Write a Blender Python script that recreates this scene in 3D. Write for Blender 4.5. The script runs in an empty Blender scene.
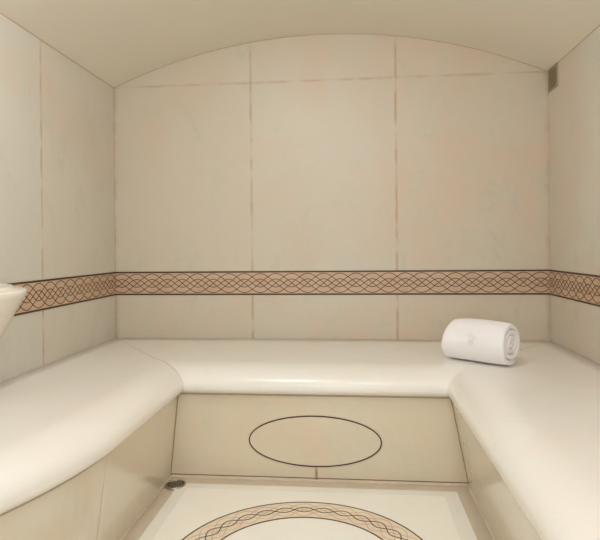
import bpy, bmesh, math, random
from mathutils import Vector, Matrix
C = bpy.context.scene.collection
PI = math.pi
# ---------------------------------------------------------------- room measures (metres)
XL, XR, YB, YF = -1.246, 0.959, 2.80, -0.70
ZSPR, ZTOP = 1.768, 2.002
SEAT = 0.45
FXL, FXR, FY = -0.693, 0.362, 2.13        # lines where the seat noses meet the risers
BXL, BXR, BY = -0.742, 0.436, 2.165       # foot of the risers (they lean back under the seats)
XC = (XL + XR) / 2

# ---------------------------------------------------------------- helpers
def lin(c):
    return tuple(((v/255)/12.92 if v/255 <= .04045 else ((v/255+.055)/1.055)**2.4) for v in c) + (1.0,)

def link_obj(name, bm, mat, parent=None, smooth=False):
    me = bpy.data.meshes.new(name)
    bmesh.ops.recalc_face_normals(bm, faces=bm.faces)
    if parent is not None:
        bmesh.ops.translate(bm, verts=bm.verts, vec=-parent.location)
    bm.to_mesh(me); bm.free()
    if smooth:
        for p in me.polygons: p.use_smooth = True
    me.materials.append(mat)
    o = bpy.data.objects.new(name, me); C.objects.link(o)
    if parent is not None: o.parent = parent
    return o

def thing(name, label, cat, loc, group=None):
    o = bpy.data.objects.new(name, None); C.objects.link(o)
    o.location = loc; o['label'] = label; o['category'] = cat
    o.empty_display_size = .05
    if group: o['group'] = group
    return o

def struct(name, bm, mat, parent=None, label=None, smooth=False):
    o = link_obj(name, bm, mat, parent, smooth)
    if parent is None: o['kind'] = 'structure'
    if label: o['label'] = label
    return o

def add_box(bm, x0, x1, y0, y1, z0, z1):
    v = [bm.verts.new((x, y, z)) for x in (x0, x1) for y in (y0, y1) for z in (z0, z1)]
    for f in ((0,1,3,2), (4,6,7,5), (0,4,5,1), (2,3,7,6), (0,2,6,4), (1,5,7,3)):
        bm.faces.new([v[i] for i in f])

def grid_faces(bm, rows, closed_u=False, closed_v=False):
    n, m = len(rows), len(rows[0])
    for i in range(n if closed_u else n-1):
        for j in range(m if closed_v else m-1):
            a, b = rows[i][j], rows[(i+1) % n][j]
            c, d = rows[(i+1) % n][(j+1) % m], rows[i][(j+1) % m]
            try: bm.faces.new((a, b, c, d))
            except ValueError: pass

def ribbon(bm, pts, nrm, width, height, closed=False):
    """an inlaid strip with real thickness: pts on the surface, nrm(i) = surface normal"""
    n = len(pts); rows = []
    for i, p in enumerate(pts):
        a = pts[(i-1) % n] if (closed or i > 0) else pts[i]
        b = pts[(i+1) % n] if (closed or i < n-1) else pts[i]
        N = nrm(i); t = (b - a).normalized(); s = t.cross(N).normalized() * width / 2
        rows.append([bm.verts.new(q) for q in (p - s, p - s + N*height, p + s + N*height, p + s)])
    grid_faces(bm, rows, closed_u=closed)

# ---------------------------------------------------------------- materials
class NT:
    def __init__(s, name):
        s.m = bpy.data.materials.new(name); s.m.use_nodes = True
        s.t = s.m.node_tree; s.b = s.t.nodes['Principled BSDF']
    def n(s, typ, **kw):
        o = s.t.nodes.new(typ)
        for k, v in kw.items():
            if k.startswith('i_'):
                key = k[2:]
                o.inputs[int(key) if key.isdigit() else key].default_value = v
            else: setattr(o, k, v)
        return o
    def l(s, a, b): s.t.links.new(a, b)
    def math(s, op, a, b=None, c=None, clamp=False):
        o = s.n('ShaderNodeMath', operation=op, use_clamp=clamp)
        for i, v in enumerate((a, b, c)):
            if v is None: continue
            if isinstance(v, (int, float)): o.inputs[i].default_value = v
            else: s.l(v, o.inputs[i])
        return o.outputs[0]
    def mix(s, fac, a, b, blend='MIX'):
        o = s.n('ShaderNodeMix', data_type='RGBA', blend_type=blend)
        for sock, v in ((o.inputs[0], fac), (o.inputs[6], a), (o.inputs[7], b)):
            if isinstance(v, (int, float, tuple)): sock.default_value = v
            else: s.l(v, sock)
        return o.outputs[2]
    def ramp(s, fac, p0, p1):
        o = s.n('ShaderNodeMapRange', interpolation_type='SMOOTHSTEP')
        s.l(fac, o.inputs[0]); o.inputs[1].default_value = p0; o.inputs[2].default_value = p1
        return o.outputs[0]

def marble(name, base, warm, cool, rough=.3, scale=1.0, joints=None, joint_col=(182,148,112),
           panels=None, vein=.35, coat=0.0, bump=.0, spec=.5):
    """pale onyx marble. joints: list of (axis 0/1/2, position, lower z, upper z, half width)"""
    k = NT(name)
    pos = k.n('ShaderNodeNewGeometry').outputs['Position']
    n1 = k.n('ShaderNodeTexNoise', i_Scale=1.7*scale, i_Detail=5.0, i_Roughness=.55, i_Distortion=.6); k.l(pos, n1.inputs['Vector'])
    n2 = k.n('ShaderNodeTexNoise', i_Scale=4.5*scale, i_Detail=6.0, i_Roughness=.6, i_Distortion=1.2)
    mp = k.n('ShaderNodeMapping'); mp.inputs['Location'].default_value = (3.1, 7.7, 1.9); mp.inputs['Scale'].default_value = (1, 1, .6)
    k.l(pos, mp.inputs[0]); k.l(mp.outputs[0], n2.inputs['Vector'])
    n3 = k.n('ShaderNodeTexNoise', i_Scale=2.6*scale, i_Detail=8.0, i_Roughness=.65, i_Distortion=2.0)
    mp2 = k.n('ShaderNodeMapping'); mp2.inputs['Location'].default_value = (9.1, 2.7, 5.9); k.l(pos, mp2.inputs[0]); k.l(mp2.outputs[0], n3.inputs['Vector'])
    c = k.mix(k.ramp(n1.outputs[0], .42, .64), lin(base), lin(warm))
    c = k.mix(k.math('MULTIPLY', k.ramp(n2.outputs[0], .48, .68), .7), c, lin(cool))
    # thin pale and dark threads
    th = k.math('ABSOLUTE', k.math('SUBTRACT', n3.outputs[0], .5))
    th = k.math('SUBTRACT', 1.0, k.ramp(th, .0, .022))
    th = k.math('MULTIPLY', th, k.ramp(n2.outputs[0], .45, .7))
    c = k.mix(k.math('MULTIPLY', th, vein), c, lin(tuple(v*.87 for v in warm)))
    sep = k.n('ShaderNodeSeparateXYZ'); k.l(pos, sep.inputs[0])
    if panels:                       # slabs cut from differently toned stone: (axis, limit, colour multiplier)
        for ax, lim, below, col in panels:
            f = k.math('LESS_THAN' if below else 'GREATER_THAN', sep.outputs[ax], lim)
            c = k.mix(f, c, k.mix(1.0, c, tuple(col) + (1.0,), 'MULTIPLY'))
    hgt = None
    if joints:
        wob = k.n('ShaderNodeTexNoise', i_Scale=9.0, i_Detail=4.0); k.l(pos, wob.inputs['Vector'])
        w = k.math('MULTIPLY', k.math('SUBTRACT', wob.outputs[0], .5), .012)
        var = k.ramp(wob.outputs[0], .35, .62)
        for ax, p, z0, z1, hw, strength in joints:
            s_ = k.math('ABSOLUTE', k.math('SUBTRACT', k.math('ADD', sep.outputs[ax], w), p))
            soft = k.math('SUBTRACT', 1.0, k.ramp(s_, 0.0, hw*5.5))
            core = k.math('SUBTRACT', 1.0, k.ramp(k.math('ABSOLUTE', k.math('SUBTRACT', sep.outputs[ax], p)), hw*.3, hw))
            m_ = k.math('ADD', k.math('MULTIPLY', k.math('MULTIPLY', soft, var), .75), k.math('MULTIPLY', core, .28), clamp=True)
            m_ = k.math('MULTIPLY', m_, strength)
            if ax != 2 and z0 is not None:
                m_ = k.math('MULTIPLY', m_, k.math('MULTIPLY', k.math('GREATER_THAN', sep.outputs[2], z0), k.math('LESS_THAN', sep.outputs[2], z1)))
            c = k.mix(m_, c, lin(joint_col))
    k.l(c, k.b.inputs['Base Color'])
    rr = k.math('ADD', k.math('MULTIPLY', n2.outputs[0], .12), rough - .06)
    k.l(rr, k.b.inputs['Roughness'])
    k.b.inputs['Specular IOR Level'].default_value = spec
    k.b.inputs['Coat Weight'].default_value = coat
    k.b.inputs['Coat Roughness'].default_value = .12
    if bump:
        b = k.n('ShaderNodeBump', i_Strength=.25, i_Distance=bump); k.l(n1.outputs[0], b.inputs['Height']); k.l(b.outputs[0], k.b.inputs['Normal'])
    return k.m

def plain(name, col, rough=.5, metal=0.0, noise=0.06, scale=60, bump=0.0):
    k = NT(name)
    pos = k.n('ShaderNodeNewGeometry').outputs['Position']
    n1 = k.n('ShaderNodeTexNoise', i_Scale=float(scale), i_Detail=4.0); k.l(pos, n1.inputs['Vector'])
    a = lin(tuple(min(255, v*(1+noise)) for v in col)); b = lin(tuple(v*(1-noise) for v in col))
    k.l(k.mix(n1.outputs[0], b, a), k.b.inputs['Base Color'])
    k.b.inputs['Roughness'].default_value = rough; k.b.inputs['Metallic'].default_value = metal
    if bump:
        bn = k.n('ShaderNodeBump', i_Strength=.6, i_Distance=bump); k.l(n1.outputs[0], bn.inputs['Height']); k.l(bn.outputs[0], k.b.inputs['Normal'])
    return k.m

WALL = ((212,204,189), (214,199,181), (206,204,189))
WSIDE = ((214,210,200), (215,204,191), (208,208,197))
JH = .0022
m_back = marble('back_wall_marble', *WALL, rough=.42, vein=.25, panels=[
        (0, -.515, True, (1.0,.99,.975)), (0, .222, False, (1.0,.98,.96))],
    joints=[(0,-.515,0,3,JH,.75), (0,.222,0,3,JH,.8), (2,ZSPR,None,None,JH,.55), (0,XL,0,3,.005,.45), (0,XR-.006,0,3,.004,.45)])
m_left = marble('left_wall_marble', *WSIDE, rough=.40, vein=.3, panels=[(1, 2.112, False, (1.0,.975,.95))],
    joints=[(1,2.112,0,3,JH,.75), (1,.9,0,3,JH,.75), (1,YB,0,3,.005,.45)])
m_right = marble('right_wall_marble', *WSIDE, rough=.40, vein=.3, panels=[(1, 2.45, False, (1.0,.98,.96))],
    joints=[(1,1.2,0,3,JH,.75), (1,YB,0,3,.005,.45)])
m_front = marble('front_wall_marble', *WALL, rough=.42)
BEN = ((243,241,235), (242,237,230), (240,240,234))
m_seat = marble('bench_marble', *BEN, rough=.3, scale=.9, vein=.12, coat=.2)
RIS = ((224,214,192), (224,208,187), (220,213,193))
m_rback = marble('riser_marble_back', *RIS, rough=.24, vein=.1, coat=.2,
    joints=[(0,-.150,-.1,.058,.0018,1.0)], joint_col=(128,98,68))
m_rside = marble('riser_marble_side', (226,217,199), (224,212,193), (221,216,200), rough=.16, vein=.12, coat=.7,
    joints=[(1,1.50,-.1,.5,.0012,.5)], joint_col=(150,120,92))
m_floor = marble('floor_marble', (250,249,242), (249,246,238), (248,249,243), rough=.24, vein=.06)
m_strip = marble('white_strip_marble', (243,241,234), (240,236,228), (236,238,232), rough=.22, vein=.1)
m_gutter = marble('shade_tinted_gutter_marble', (210,197,178), (206,190,168), (206,197,178), rough=.3, scale=3, vein=.3)  # tanner than the slab: corner shade and riser reflection painted into the colour
m_ceil = plain('ceiling_plaster', (231,225,211), .75, noise=.012, scale=3)
m_band = marble('border_stone', (206,180,154), (202,170,142), (206,186,156), rough=.4, scale=7, vein=.2)
m_ring = marble('ring_stone', (238,226,204), (236,216,196), (238,230,212), rough=.35, scale=5, vein=.2)
m_line = plain('dark_inlay', (74,50,34), .45, noise=.25, scale=50)
m_lat = plain('brown_inlay', (98,66,46), .5, noise=.18, scale=60)
m_pale = plain('faded_inlay', (212,186,160), .5, noise=.12, scale=40)
m_grout = plain('tan_grout', (186,160,130), .7, noise=.08, scale=40)
m_groutl = plain('light_grout', (216,202,184), .6, noise=.06, scale=40)
m_foot = plain('brown_grout', (120,92,66), .6, noise=.15, scale=40)
m_seam = plain('ceiling_seam', (190,166,134), .7, noise=.1, scale=20)
m_corner = plain('corner_grout', (158,130,100), .6, noise=.1, scale=40)
m_mitre = plain('pale_grout', (216,200,180), .5, noise=.04, scale=40)
m_vent = plain('vent_metal', (170,156,136), .55, metal=.1, noise=.05)
m_ventd = plain('vent_dark', (160,146,124), .7)
m_steel = plain('drain_steel', (170,164,150), .28, metal=.9, noise=.1, scale=80)
m_hole = plain('drain_hole', (26,24,20), .8)
m_towel = plain('white_terry', (249,248,252), .95, noise=.02, scale=900, bump=.0016)
m_stitch = plain('white_satin_thread', (246,240,240), .35, noise=.02, scale=300)
m_basin = marble('basin_marble', (236,230,220), (236,224,214), (232,232,226), rough=.25, scale=1.5, vein=.25, coat=.3)
m_trim = plain('door_frame_metal', (150,146,138), .35, metal=.8, noise=.02)

# ---------------------------------------------------------------- room shell
T = .12
bm = bmesh.new(); add_box(bm, XL-T, XR+T, YB, YB+T, -.1, 2.12); struct('wall_back', bm, m_back)
bm = bmesh.new(); add_box(bm, XL-T, XL, YF-T, YB, -.1, ZSPR+.0); struct('wall_left', bm, m_left)
bm = bmesh.new(); add_box(bm, XR, XR+T, YF-T, YB, -.1, ZSPR+.0); struct('wall_right', bm, m_right)
DX0, DX1, DZ = -.62, .34, 1.86            # doorway behind the photographer
bm = bmesh.new()
add_box(bm, XL, DX0, YF-T, YF, -.1, 2.12); add_box(bm, DX1, XR, YF-T, YF, -.1, 2.12); add_box(bm, DX0, DX1, YF-T, YF, DZ, 2.12)
struct('wall_front', bm, m_front)
bm = bmesh.new()
add_box(bm, DX0, DX0+.03, YF-.08, YF-.03, 0, DZ); add_box(bm, DX1-.03, DX1, YF-.08, YF-.03, 0, DZ)
add_box(bm, DX0+.03, DX1-.03, YF-.08, YF-.03, DZ-.03, DZ)
struct('trim_1', bm, m_trim)

# barrel vault
half = (XR-XL)/2; rise = ZTOP-ZSPR
R = (half*half + rise*rise)/(2*rise); zc = ZTOP-R; amax = math.asin(half/R)
bm = bmesh.new(); N = 64; rows = []
for y in (YF-T, YB):
    r_ = []
    for i in range(N+1):
        a = -amax + 2*amax*i/N
        r_.append(bm.verts.new((XC+R*math.sin(a), y, zc+R*math.cos(a))))
    for i in (1, 0):
        r_.append(bm.verts.new((XL-T if i == 0 else XR+T, y, ZSPR)))
        r_.append(bm.verts.new((XL-T if i == 0 else XR+T, y, 2.16))) if i == 1 else None
    # order: arc left->right, right low, right high, left low ; put left high before left low
    lh = bm.verts.new((XL-T, y, 2.16)); ll = r_.pop(); r_ += [lh, ll]
    rows.append(r_)
grid_faces(bm, rows, closed_v=True)
# end caps as fans of quads
for r_ in rows:
    bm.faces.new(r_)
struct('ceiling', bm, m_ceil)

# thin brown seams where the vault meets the walls
arc = [Vector((XC+(R-.0015)*math.sin(-amax+2*amax*i/80), YB-.0005, zc+(R-.0015)*math.cos(-amax+2*amax*i/80))) for i in range(81)]
bm = bmesh.new(); ribbon(bm, arc, lambda i: Vector((0,-1,0)), .0032, .0012); struct('trim_2', bm, m_seam)
for k_, x_ in (('trim_3', XL+.0003), ('trim_4', XR-.0003)):
    bm = bmesh.new(); ribbon(bm, [Vector((x_, YF, ZSPR-.0016)), Vector((x_, YB-.001, ZSPR-.0016))], lambda i: Vector((1 if x_ < 0 else -1,0,0)), .0028, .001); struct(k_, bm, m_seam)

# floor: low gutter, white strip, cream centre
FZ = -.005
SX0, SX1, SY = -.686, .383, 2.106          # outer edge of the white strip
IX0, IX1, IY = -.639, .328, 2.058          # inner edge
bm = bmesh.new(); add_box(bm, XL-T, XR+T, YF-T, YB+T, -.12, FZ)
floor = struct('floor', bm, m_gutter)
bm = bmesh.new(); add_box(bm, IX0, IX1, YF, IY, FZ-.004, .0)
struct('floor_slab', bm, m_floor, floor)
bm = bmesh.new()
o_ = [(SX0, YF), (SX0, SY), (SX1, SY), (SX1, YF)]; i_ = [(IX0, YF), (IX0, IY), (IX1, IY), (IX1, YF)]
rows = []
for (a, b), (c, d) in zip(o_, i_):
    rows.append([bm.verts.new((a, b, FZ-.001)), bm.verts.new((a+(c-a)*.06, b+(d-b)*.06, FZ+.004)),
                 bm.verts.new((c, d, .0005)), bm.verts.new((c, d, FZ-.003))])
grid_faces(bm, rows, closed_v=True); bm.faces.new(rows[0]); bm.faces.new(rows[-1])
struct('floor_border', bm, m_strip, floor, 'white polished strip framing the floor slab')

# ---------------------------------------------------------------- benches
def lx(y):                                   # plan line of the left bench front
    return -(0.5*(1.52-y)**2 if y < 1.52 else 0.0)
prof = []                                    # (outward offset, z) of the seat slab
prof_top = [(-.16, SEAT), (-.13, SEAT)]
for i in range(0, 19):
    t = i/18*PI/2
    prof_top.append((-.115 + .143*math.sin(t)**1.0, SEAT-.072*(1-math.cos(t))))
for i in range(1, 9):
    t = i/8*PI/2
    prof_top.append((.028*(1-(i/8)**3.2), SEAT-.072-.032*i/8))
ZN = SEAT-.104                               # where the nose meets the riser
def mitre(o, xf, xw, sgn):
    """along-bench end coordinate for offset o on the back bench side (sgn -1 left, +1 right)"""
    if o >= -.16: return xf - sgn*o
    t = (-.16-o)/(FY+.67-FY-.16)
    return (xf+sgn*.16) + (xw-(xf+sgn*.16))*t
def mitre_y(o):
    if o >= -.16: return FY - o
    return None
flat = lambda w: [(-w + (w-.16)*i/6, SEAT) for i in range(6)]

# back bench
bb = thing('stone_bench', 'cream marble bench along the back wall with an oval panel in its front', 'bench', (XC, 2.45, 0), 'marble benches')
bm = bmesh.new(); W = YB-FY-.001; rows = []
for o, z in flat(W) + prof_top:
    xa, xb = mitre(o, FXL, XL, -1), mitre(o, FXR, XR, 1)
    if o > -.09: xb += .03*min(1, (o+.09)/.05)
    rows.append([bm.verts.new((xa+(xb-xa)*i/24, FY-o, z)) for i in range(25)])
xa, xb = FXL, FXR+.03
rows.append([bm.verts.new((xa+(xb-xa)*i/24, FY+.02, ZN)) for i in range(25)])
xa, xb = mitre(-W, FXL, XL, -1), mitre(-W, FXR, XR, 1)
rows.append([bm.verts.new((xa+(xb-xa)*i/24, YB-.001, ZN)) for i in range(25)])
grid_faces(bm, rows, closed_u=True)
link_obj('seat', bm, m_seat, bb, smooth=True)
bm = bmesh.new(); rows = []
def riser_y(z): return BY + (FY+.004-BY)*(z/ZN)
for y, z in ((riser_y(FZ), FZ), (riser_y(.1), .1), (riser_y(.2), .2), (riser_y(ZN), ZN), (FY+.06, ZN), (BY+.06, FZ)):
    f = max(0, min(1, z/ZN))
    xa = BXL+(FXL-BXL)*f-.03; xb = BXR+(FXR-BXR)*f+.03
    rows.append([bm.verts.new((xa+(xb-xa)*i/12, y, z)) for i in range(13)])
grid_faces(bm, rows, closed_u=True)
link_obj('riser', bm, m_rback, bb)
bm = bmesh.new(); ribbon(bm, [Vector((BXL+.002, BY-.0015, FZ)), Vector((BXR-.002, BY-.0015, FZ))], lambda i: Vector((0,-.3,.95)), .009, .006)
link_obj('sealant_bead', bm, m_groutl, bb)
bm = bmesh.new(); ribbon(bm, [Vector((BXL+.002, riser_y(.008)+.001, .008)), Vector((BXR-.002, riser_y(.008)+.001, .008))], lambda i: Vector((0,-1,0)), .0032, .0018)
link_obj('foot_joint', bm, m_foot, bb)
bm = bmesh.new(); ribbon(bm, [Vector((FXL, FY+.001, ZN-.004)), Vector((FXR, FY+.001, ZN-.004))], lambda i: Vector((0,-1,0)), .004, .0015)
link_obj('joint_line', bm, m_grout, bb)

def side_bench(xf, xw, xb_, sgn, curve, y_end, label):
    t_ = thing('stone_bench', label, 'bench', ((xf+xw)/2, 1.4, 0), 'marble benches')
    Wd = abs(xw-xf); n = 40; bm = bmesh.new(); rows = []
    def yend(o):
        if o >= -.16: return FY - o
        tt = (-.16-o)/(Wd-.16)
        return (FY+.16) + (YB-.001-FY-.16)*tt
    def xs(o, y):
        c = curve(y)
        if o < -.16: c *= max(0, 1-(-.16-o)/(Wd-.16))
        if sgn > 0 and o > -.115: c += .014*min(1, (o+.115)/.1)
        x = xf - sgn*o + c
        return max(x, XL+.001) if sgn < 0 else min(x, XR-.001)
    P = flat(Wd) + prof_top + [(-.02, ZN), (-Wd, ZN)]
    for o, z in P:
        ye = yend(o)
        if z == ZN: ye = FY if o > -.1 else YB-.001
        rows.append([bm.verts.new((xs(o, ye+(y_end-ye)*i/n), ye+(y_end-ye)*i/n, z)) for i in range(n+1)])
    grid_faces(bm, rows, closed_u=True)
    bm.faces.new([r[-1] for r in rows])
    link_obj('seat', bm, m_seat, t_, smooth=True)
    bm = bmesh.new(); rows = []
    for k_, (z, back) in enumerate([(FZ,0),(.12,0),(.24,0),(ZN,0),(ZN,.05),(FZ,.05)]):
        f = max(0, z/ZN)
        x = xb_+(xf+sgn*.004-xb_)*f + sgn*back
        ys = BY+(FY-BY)*f+.02
        row = []
        for i in range(n+1):
            y = ys+(y_end-ys)*i/n
            xx = x+curve(y)
            if sgn < 0: xx = max(xx, XL+.001)
            row.append(bm.verts.new((xx, y, z)))
        rows.append(row)
    grid_faces(bm, rows, closed_u=True); bm.faces.new([r[-1] for r in rows])
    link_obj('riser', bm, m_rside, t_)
    pts = [Vector((xb_-sgn*.0025+curve(BY+(y_end-BY)*i/30), BY-.004+(y_end-BY)*i/30, FZ)) for i in range(31)]
    bm = bmesh.new(); ribbon(bm, pts, lambda i: Vector((-sgn*.3,0,.95)), .008, .006)
    link_obj('sealant_bead', bm, m_groutl, t_)
    pts = [Vector((xf+curve(FY+(y_end-FY)*i/30), FY-.002+(y_end-FY)*i/30, ZN-.004)) for i in range(31)]
    bm = bmesh.new(); ribbon(bm, pts, lambda i: Vector((-sgn,0,0)), .003, .0015)
    if sgn < 0: link_obj('joint_line', bm, m_grout, t_)
    else: bm.free()
    bm = bmesh.new(); inn = Vector((-sgn*.7, -.7, 0))
    ribbon(bm, [Vector((xb_+(xf+sgn*.004-xb_)*q, BY+(FY+.004-BY)*q, ZN*q)) + inn*.0005 for q in (0,.25,.5,.75,.985)], lambda i: inn, .0034, .0016)
    link_obj('corner_joint', bm, m_corner, t_)
    # mitre joint lying in the seat surface, up to the wall corner
    bm = bmesh.new(); path = []
    for o, z in (flat(Wd) + prof_top)[:(-1 if sgn < 0 else 7)]:
        o = max(o, -Wd+.008); path.append(Vector((xf - sgn*o, yend(o), z)))
    nr = []
    for i, p in enumerate(path):
        o = (flat(Wd) + prof_top)[i][0]
        if o <= -.115: nr.append(Vector((0,0,1)))
        else:
            a = math.asin(max(-1, min(1, (o+.115)/.143))) if p.z > SEAT-.0721 else PI/2
            nr.append(Vector((-sgn*math.sin(a)*.7, -math.sin(a)*.7, math.cos(a)+.05)).normalized())
    ribbon(bm, path, lambda i: nr[i], .0035, .0007)
    link_obj('mitre_joint', bm, m_mitre, t_)
    return t_
side_bench(FXL, XL, BXL, -1, lx, .55, 'cream marble bench along the left wall with the white basin above it')
side_bench(FXR, XR, BXR, 1, lambda y: 0.0, .25, 'straight cream marble bench along the right wall under the vent')

# ---------------------------------------------------------------- oval access panel in the back bench front
ov = thing('access_panel', 'oval stone panel outlined in dark brown in the front of the back bench', 'access panel', (-.155, riser_y(.168), .168))
tilt = Vector((0, FY+.004-BY, ZN)).normalized(); on = Vector((0, -tilt.z, tilt.y)).normalized()
oc = Vector((-.155, riser_y(.158), .158))
def oval_pts(a, b, n, lift=0): return [oc + Vector((1,0,0))*a*math.cos(2*PI*i/n) + tilt*b*math.sin(2*PI*i/n) + on*lift for i in range(n)]
bm = bmesh.new(); p0 = oval_pts(.256,.099,96,-.006); p1 = oval_pts(.256,.099,96,.0006)
v0 = [bm.verts.new(p) for p in p0]; v1 = [bm.verts.new(p) for p in p1]
grid_faces(bm, [v0, v1], closed_v=True); bm.faces.new(v1); bm.faces.new(v0)
link_obj('panel', bm, m_rback, ov)
bm = bmesh.new(); ribbon(bm, oval_pts(.259,.102,128,-.003), lambda i: on, .0048, .0042, closed=True)
link_obj('dark_outline', bm, m_line, ov)
bm = bmesh.new(); ribbon(bm, oval_pts(.2645,.1075,128,-.003), lambda i: on, .0025, .0040, closed=True)
link_obj('pale_outline', bm, m_groutl, ov)

# ---------------------------------------------------------------- inlaid borders
ZB0, ZB1 = .6754, .7981
SP = .0819
def strands(u0, u1, uc, h, amp_big, amp_small, step=.004):
    """(list of polylines in (u,v)) for the overlapping-wave pattern; eyes centred at uc + k*SP"""
    out = []
    n = int((u1-u0)/step)
    for ph in range(4):
        pts = []
        for i in range(n+1):
            u = u0+(u1-u0)*i/n; th = 2*PI*((u-uc)/SP-ph)/4
            pts.append((u, amp_big*(math.cos(th)+.04*math.cos(3*th))/1.04))
        out.append(('big', pts))
    for sg in (1, -1):
        out.append(('small', [(u0+(u1-u0)*i/n, sg*amp_small*math.cos(PI*((u0+(u1-u0)*i/n)-uc)/SP)) for i in range(n+1)]))
    return out

def border(plane, u0, u1, uc, label):
    zc_ = (ZB0+ZB1)/2; h = ZB1-ZB0
    if plane == 'back': P = lambda u, v, d: Vector((u, YB-d, zc_+v)); Nn = Vector((0,-1,0)); loc = (XC, YB, ZB0)
    if plane == 'left': P = lambda u, v, d: Vector((XL+d, u, zc_+v)); Nn = Vector((1,0,0)); loc = (XL, 1.4, ZB0)
    if plane == 'right': P = lambda u, v, d: Vector((XR-d, u, zc_+v)); Nn = Vector((-1,0,0)); loc = (XR, 1.4, ZB0)
    t_ = thing('inlaid_border', label, 'border', loc, 'inlaid borders around the walls')
    def slab(name, v0, v1, d, mat):
        bm = bmesh.new(); a = P(u0, v0, -.004); b = P(u1, v1, d)
        add_box(bm, min(a.x,b.x), max(a.x,b.x), min(a.y,b.y), max(a.y,b.y), min(a.z,b.z), max(a.z,b.z))
        link_obj(name, bm, mat, t_)
    slab('stone_strip', -h/2, h/2, .0012, m_band)
    e = .0075
    slab('edge_line', h/2-e, h/2, .0022, m_line); slab('edge_line', -h/2, -h/2+e, .0022, m_line)
    bm = bmesh.new()
    for kind, pts in strands(u0+.001, u1-.001, uc, h, .0490, .0205):
        ribbon(bm, [P(u, v, .0011) for u, v in pts], lambda i: Nn, .0037, .0007)
    link_obj('wave_lattice', bm, m_lat, t_)
border('back', XL+.0025, XR-.0025, -1.1306, 'inlaid border of interlaced waves running straight across the back wall')
border('left', YF, YB-.0005, 2.0812, 'inlaid border of interlaced waves running along the left wall, reaching behind the white basin')
border('right', YF, YB-.0005, 2.6815, 'inlaid border of interlaced waves running along the right wall beyond the towel')

# ---------------------------------------------------------------- ring on the floor
MC = Vector((-.1555, 1.568, 0)); RO, RI = .408, .293
md = thing('floor_medallion', 'round inlaid ring of braided lines set in the cream floor between the benches', 'floor medallion', MC)
def ring_mesh(r0, r1, z0, z1, n=160):
    bm = bmesh.new(); rows = []
    for r, z in ((r0,z0),(r0,z1),(r1,z1),(r1,z0)):
        rows.append([bm.verts.new((MC.x+r*math.cos(2*PI*i/n), MC.y+r*math.sin(2*PI*i/n), z)) for i in range(n)])
    grid_faces(bm, rows, closed_u=True, closed_v=True); return bm
link_obj('ring', ring_mesh(RI, RO, -.003, .0008), m_ring, md)
link_obj('outer_line', ring_mesh(RO-.005, RO, -.003, .0016), m_line, md)
link_obj('inner_line', ring_mesh(RI, RI+.0045, -.003, .0016), m_line, md)
rm = (RO+RI)/2; cnt = 32; n = cnt*16
def polar(r, a, z): return Vector((MC.x+r*math.cos(a), MC.y+r*math.sin(a), z))
UP = Vector((0,0,1))
bm = bmesh.new()
for ph in range(4):
    pts = []
    for i in range(n):
        th = 2*PI*((i/16)-ph)/4
        pts.append(polar(rm+.042*(math.cos(th)+.09*math.cos(3*th))/1.09, 2*PI*i/n+.06, .0007))
    ribbon(bm, pts, lambda i: UP, .0034, .0006, closed=True)
link_obj('faded_braid', bm, m_pale, md)
bm = bmesh.new()
for sg in (1, -1):
    pts = [polar(rm+sg*.016*math.cos(PI*i/16), 2*PI*i/n+.06, .0009) for i in range(n)]
    ribbon(bm, pts, lambda i: UP, .0034, .0008, closed=True)
link_obj('dark_braid', bm, m_line, md)

# ---------------------------------------------------------------- drain
dr = thing('floor_drain', 'small round metal drain in the left back corner of the floor', 'drain', (-.695, 2.085, 0))
def lathe(profile, cx, cy, n=48, a0=0, a1=2*PI):
    bm = bmesh.new(); full = abs(a1-a0-2*PI) < 1e-6; m = n if full else n+1
    rows = [[bm.verts.new((cx+r*math.cos(a0+(a1-a0)*i/n), cy+r*math.sin(a0+(a1-a0)*i/n), z)) for i in range(m)] for r, z in profile]
    grid_faces(bm, rows, closed_v=full); return bm, rows
bm, rw = lathe([(.040,-.004),(.040,.003),(.037,.0045),(.033,.0035),(.033,.001)], -.695, 2.085)
link_obj('rim', bm, m_steel, dr, smooth=True)
bm, rw = lathe([(.0335,-.003),(.0335,.0005),(.0002,.0005)], -.695, 2.085); link_obj('well', bm, m_hole, dr)
bm = bmesh.new()
for a in range(8):
    an = a*PI/4+.2
    ribbon(bm, [Vector((-.695+math.cos(an)*r, 2.085+math.sin(an)*r, .0006)) for r in (.006,.02,.034)], lambda i: UP, .0045, .0022)
for r in (.012, .024):
    ribbon(bm, [Vector((-.695+math.cos(2*PI*i/32)*r, 2.085+math.sin(2*PI*i/32)*r, .0006)) for i in range(32)], lambda i: UP, .003, .0022, closed=True)
link_obj('grate', bm, m_steel, dr)

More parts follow.
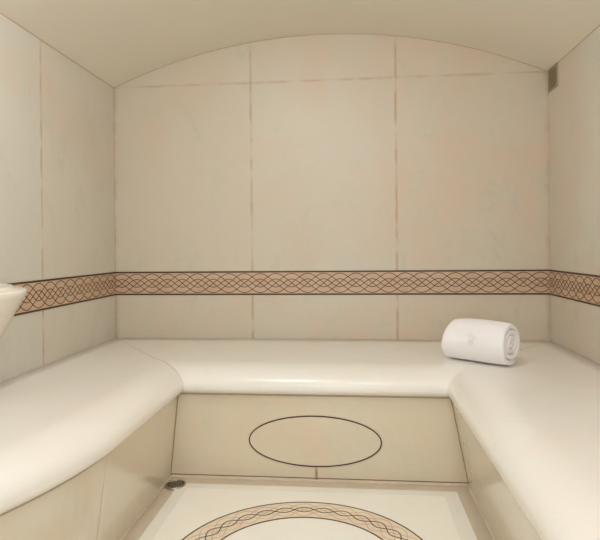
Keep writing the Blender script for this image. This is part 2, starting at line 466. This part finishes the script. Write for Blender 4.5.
# ---------------------------------------------------------------- vent
vt = thing('wall_vent', 'small grey square vent grille high on the right wall beside the back corner', 'vent', (XR, 2.72, 1.66))
vy0, vy1, vz0, vz1 = 2.662, 2.782, 1.659, 1.767
bm = bmesh.new(); fr = .008
for a in ((vy0,vy1,vz0,vz0+fr),(vy0,vy1,vz1-fr,vz1),(vy0,vy0+fr,vz0+fr,vz1-fr),(vy1-fr,vy1,vz0+fr,vz1-fr)):
    add_box(bm, XR-.006, XR+.004, *a)
link_obj('frame', bm, m_vent, vt)
bm = bmesh.new(); add_box(bm, XR-.0012, XR+.004, vy0+fr, vy1-fr, vz0+fr, vz1-fr); link_obj('backing', bm, m_ventd, vt)
for i in range(8):
    z = vz0+.014+i*.0112
    bm = bmesh.new()
    v = [bm.verts.new(p) for p in ((XR-.001,vy0+fr,z+.006),(XR-.001,vy1-fr,z+.006),(XR-.0055,vy1-fr,z-.003),(XR-.0055,vy0+fr,z-.003),
                                   (XR-.001,vy0+fr,z+.0045),(XR-.001,vy1-fr,z+.0045),(XR-.0055,vy1-fr,z-.0045),(XR-.0055,vy0+fr,z-.0045))]
    for f in ((0,1,2,3),(4,5,6,7),(0,1,5,4),(3,2,6,7),(0,3,7,4),(1,2,6,5)): bm.faces.new([v[j] for j in f])
    link_obj('slat', bm, m_vent, vt)

# ---------------------------------------------------------------- basin on the left wall
BYc = 1.50
bs = thing('wash_basin', 'white marble basin with a stepped rim against the left wall', 'basin', (XL, BYc, SEAT))
pf = [(.0,.74),(.10,.745),(.17,.762),(.200,.785),(.209,.806),(.214,.811),(.221,.811),(.225,.806),(.227,.8015),(.255,.800),(.262,.797),(.264,.790),(.262,.780),
      (.256,.772),(.243,.75),(.226,.716),(.208,.684),(.192,.655),(.165,.610),(.138,.565),(.118,.53),(.108,.50),(.108,.475),(.125,.462),(.128,.4505),(.0,.4505)]
bm, rw = lathe(pf, XL+.0035, BYc, n=64, a0=-PI/2, a1=PI/2)
bm.faces.new([r[0] for r in rw[:]]) if False else None
link_obj('bowl', bm, m_basin, bs, smooth=True)
bm = bmesh.new()
add_box(bm, XL+.0005, XL+.0035, BYc-.1, BYc+.1, .4505, .70)
link_obj('back_plate', bm, m_basin, bs)

# ---------------------------------------------------------------- rolled towel
TA = math.radians(-39)                       # direction of the roll in plan
TC = Vector((.508, 2.278, SEAT)); TL = .268
tw = thing('rolled_towel', 'white rolled towel lying on the bench in the right back corner', 'towel', TC)
ax = Vector((math.cos(TA), math.sin(TA), 0)); pr = Vector((-math.sin(TA), math.cos(TA), 0))
random.seed(4)
turns = 3.4; th0 = math.radians(-62)         # outer hem tucked low at the front right
bm = bmesh.new(); steps = int(turns*40); rows = []
RX, RZ, thick = .097, .0935, .0215
from mathutils import noise as mn
for i in range(steps+1):
    t = i/steps; ang = th0 + (1-t)*(-turns*2*PI)
    rr_ = thick*.55 + (1-thick*.55/1.0)*0
    frac = (.14 + .86*t)                     # spiral from the heart outward
    rad_o = frac
    L = TL/2*(1 + .018*math.sin(i*.21) ) - (.004 if t > .93 else 0.0)
    th_ = thick*(.94 if t > .02 else .5)
    row = []
    prof_r = [(-1,0),(-.985,.42),(-.94,.5),(-.5,.5),(0,.5),(.5,.5),(.94,.5),(.985,.42),(1,0),(.985,-.42),(.94,-.5),(.5,-.5),(0,-.5),(-.5,-.5),(-.94,-.5),(-.985,-.42)]
    for a_, r_ in prof_r:
        R1 = frac
        x = (RX*R1 - thick/2 + r_*th_)*math.cos(ang)
        z = (RZ*R1 - thick/2 + r_*th_)*math.sin(ang)
        w_ = a_*L
        p = Vector((w_*9, x*14, z*14))
        nz = mn.noise(p)*.0032*(1 if t > .6 else .5)
        x *= 1+nz*9; z *= 1+nz*9
        zz = RZ + z
        zz = max(zz, .003 + .004*abs(math.cos(ang)) if False else .002)
        # sag: the lower half spreads a little, the ends pull in
        x *= 1 + .07*(1-zz/(2*RZ))
        if a_ < 0: w_ += .034*(zz/(2*RZ))*(-a_) - .006*(-a_)
        if t > .975: x += .016*((t-.975)/.025)**1.5
        pinch = 1 - .05*abs(a_)**4
        x *= pinch; zz = zz if zz < .02 else .02+(zz-.02)*pinch
        row.append(bm.verts.new(TC + ax*(w_) + pr*x + Vector((0,0,zz))))
    rows.append(row)
grid_faces(bm, rows, closed_v=True); bm.faces.new(rows[0]); bm.faces.new(rows[-1])
roll = link_obj('terry_roll', bm, m_towel, tw, smooth=True)
sb = roll.modifiers.new('soft', 'SUBSURF'); sb.levels = 1; sb.render_levels = 1

# small white emblem stitched on the side of the roll
bm = bmesh.new()
def on_roll(w, e):
    x = -(RX*(1+.07*(1-(1+math.sin(e))/2))-.0005)*math.cos(e); z = RZ+(RZ-.001)*math.sin(e)
    return TC + ax*w + pr*x + Vector((0,0,z)), (pr*(-math.cos(e)) + Vector((0,0,math.sin(e)))).normalized()
for st in ([(-.016,.34),(-.004,.18),(.010,-.02)], [(.012,.30),(.0,.18),(-.014,0)], [(-.002,.42),(-.002,.30)], [(-.010,-.10),(.006,-.10)]):
    P_ = [on_roll(a+.012, b) for a, b in st]
    ribbon(bm, [p for p, q in P_], lambda i: P_[i][1], .006, .0028)
em = link_obj('embroidery', bm, m_stitch, tw); em['label'] = 'small shiny white embroidered mark'

# ---------------------------------------------------------------- lights out of view: back lamp, added second lamp and doorway fill
def downlight(x, y, watts, label, r=.06):
    s = (x-XC)/R; z = zc+R*math.cos(math.asin(s))
    t_ = thing('ceiling_light', label, 'ceiling light', (x, y, z))
    bm, rw = lathe([(r+.014,z+.01),(r+.014,z-.004),(r+.008,z-.008),(r,z-.006),(r,z+.01)], x, y, 40); link_obj('trim_ring', bm, m_trim, t_, smooth=True)
    k = NT('lamp_glow'); k.b.inputs['Emission Color'].default_value = (.97,.985,1.0,1); k.b.inputs['Emission Strength'].default_value = watts
    k.b.inputs['Base Color'].default_value = (.9,.85,.75,1)
    bm, rw = lathe([(r*math.cos(a*PI/20), z-.004-.10*math.sin(a*PI/20)) for a in range(10)]+[(.0005,z-.104)], x, y, 40); link_obj('diffuser', bm, k.m, t_, smooth=True)  # dome shape added so light also reaches the ceiling and upper walls
LAMP = 39
downlight(-.42, 1.32, LAMP, 'round domed ceiling light nearer the back wall', .12)
downlight(.12, .62, LAMP, 'added unseen domed ceiling light nearer the doorway', .12)  # unseen second lamp, added to spread the light more evenly

ld = bpy.data.lights.new('added_fill', 'AREA'); ld.shape = 'RECTANGLE'; ld.size = 1.3; ld.size_y = 1.9; ld.energy = 18; ld.color = (.95,.985,1)  # unseen fill light added outside the doorway to brighten the room
lo = bpy.data.objects.new('added_doorway_fill', ld); C.objects.link(lo); lo.location = ((DX0+DX1)/2, YF-.9, 1.5)
d = Vector((XC, 1.8, .5)) - lo.location; lo.rotation_euler = d.to_track_quat('-Z', 'Y').to_euler()

w = bpy.data.worlds.new('World'); bpy.context.scene.world = w; w.use_nodes = True
w.node_tree.nodes['Background'].inputs[0].default_value = (.97,.985,1.0,1); w.node_tree.nodes['Background'].inputs[1].default_value = 1.1

# ---------------------------------------------------------------- camera
f, yaw, pitch, rl, cy = 550.43, .0953, -.0018, -.0095, 247.77
cam = bpy.data.cameras.new('camera'); co = bpy.data.objects.new('camera', cam); C.objects.link(co)
cam.sensor_width = 36; cam.lens = f*36/600; cam.shift_y = -(270-cy)/600
co.location = (0, 0, .9212)
fwd = Vector((-math.sin(yaw)*math.cos(pitch), math.cos(yaw)*math.cos(pitch), math.sin(pitch)))
U = Vector((math.cos(yaw), math.sin(yaw), 0)); V = fwd.cross(U)      # V points down
c_, s_ = math.cos(rl), math.sin(rl)
right = U*c_ - V*s_; down = U*s_ + V*c_
M = Matrix((right, -down, -fwd)).transposed()
co.rotation_euler = M.to_euler(); cam.clip_start = .02
sc = bpy.context.scene; sc.camera = co
sc.view_settings.view_transform = 'Standard'; sc.view_settings.look = 'None'
sc.view_settings.exposure = 0.12; sc.view_settings.gamma = 1; sc.view_settings.use_curve_mapping = False
try:
    sc.cycles.max_bounces = 12; sc.cycles.diffuse_bounces = 8
except Exception: pass
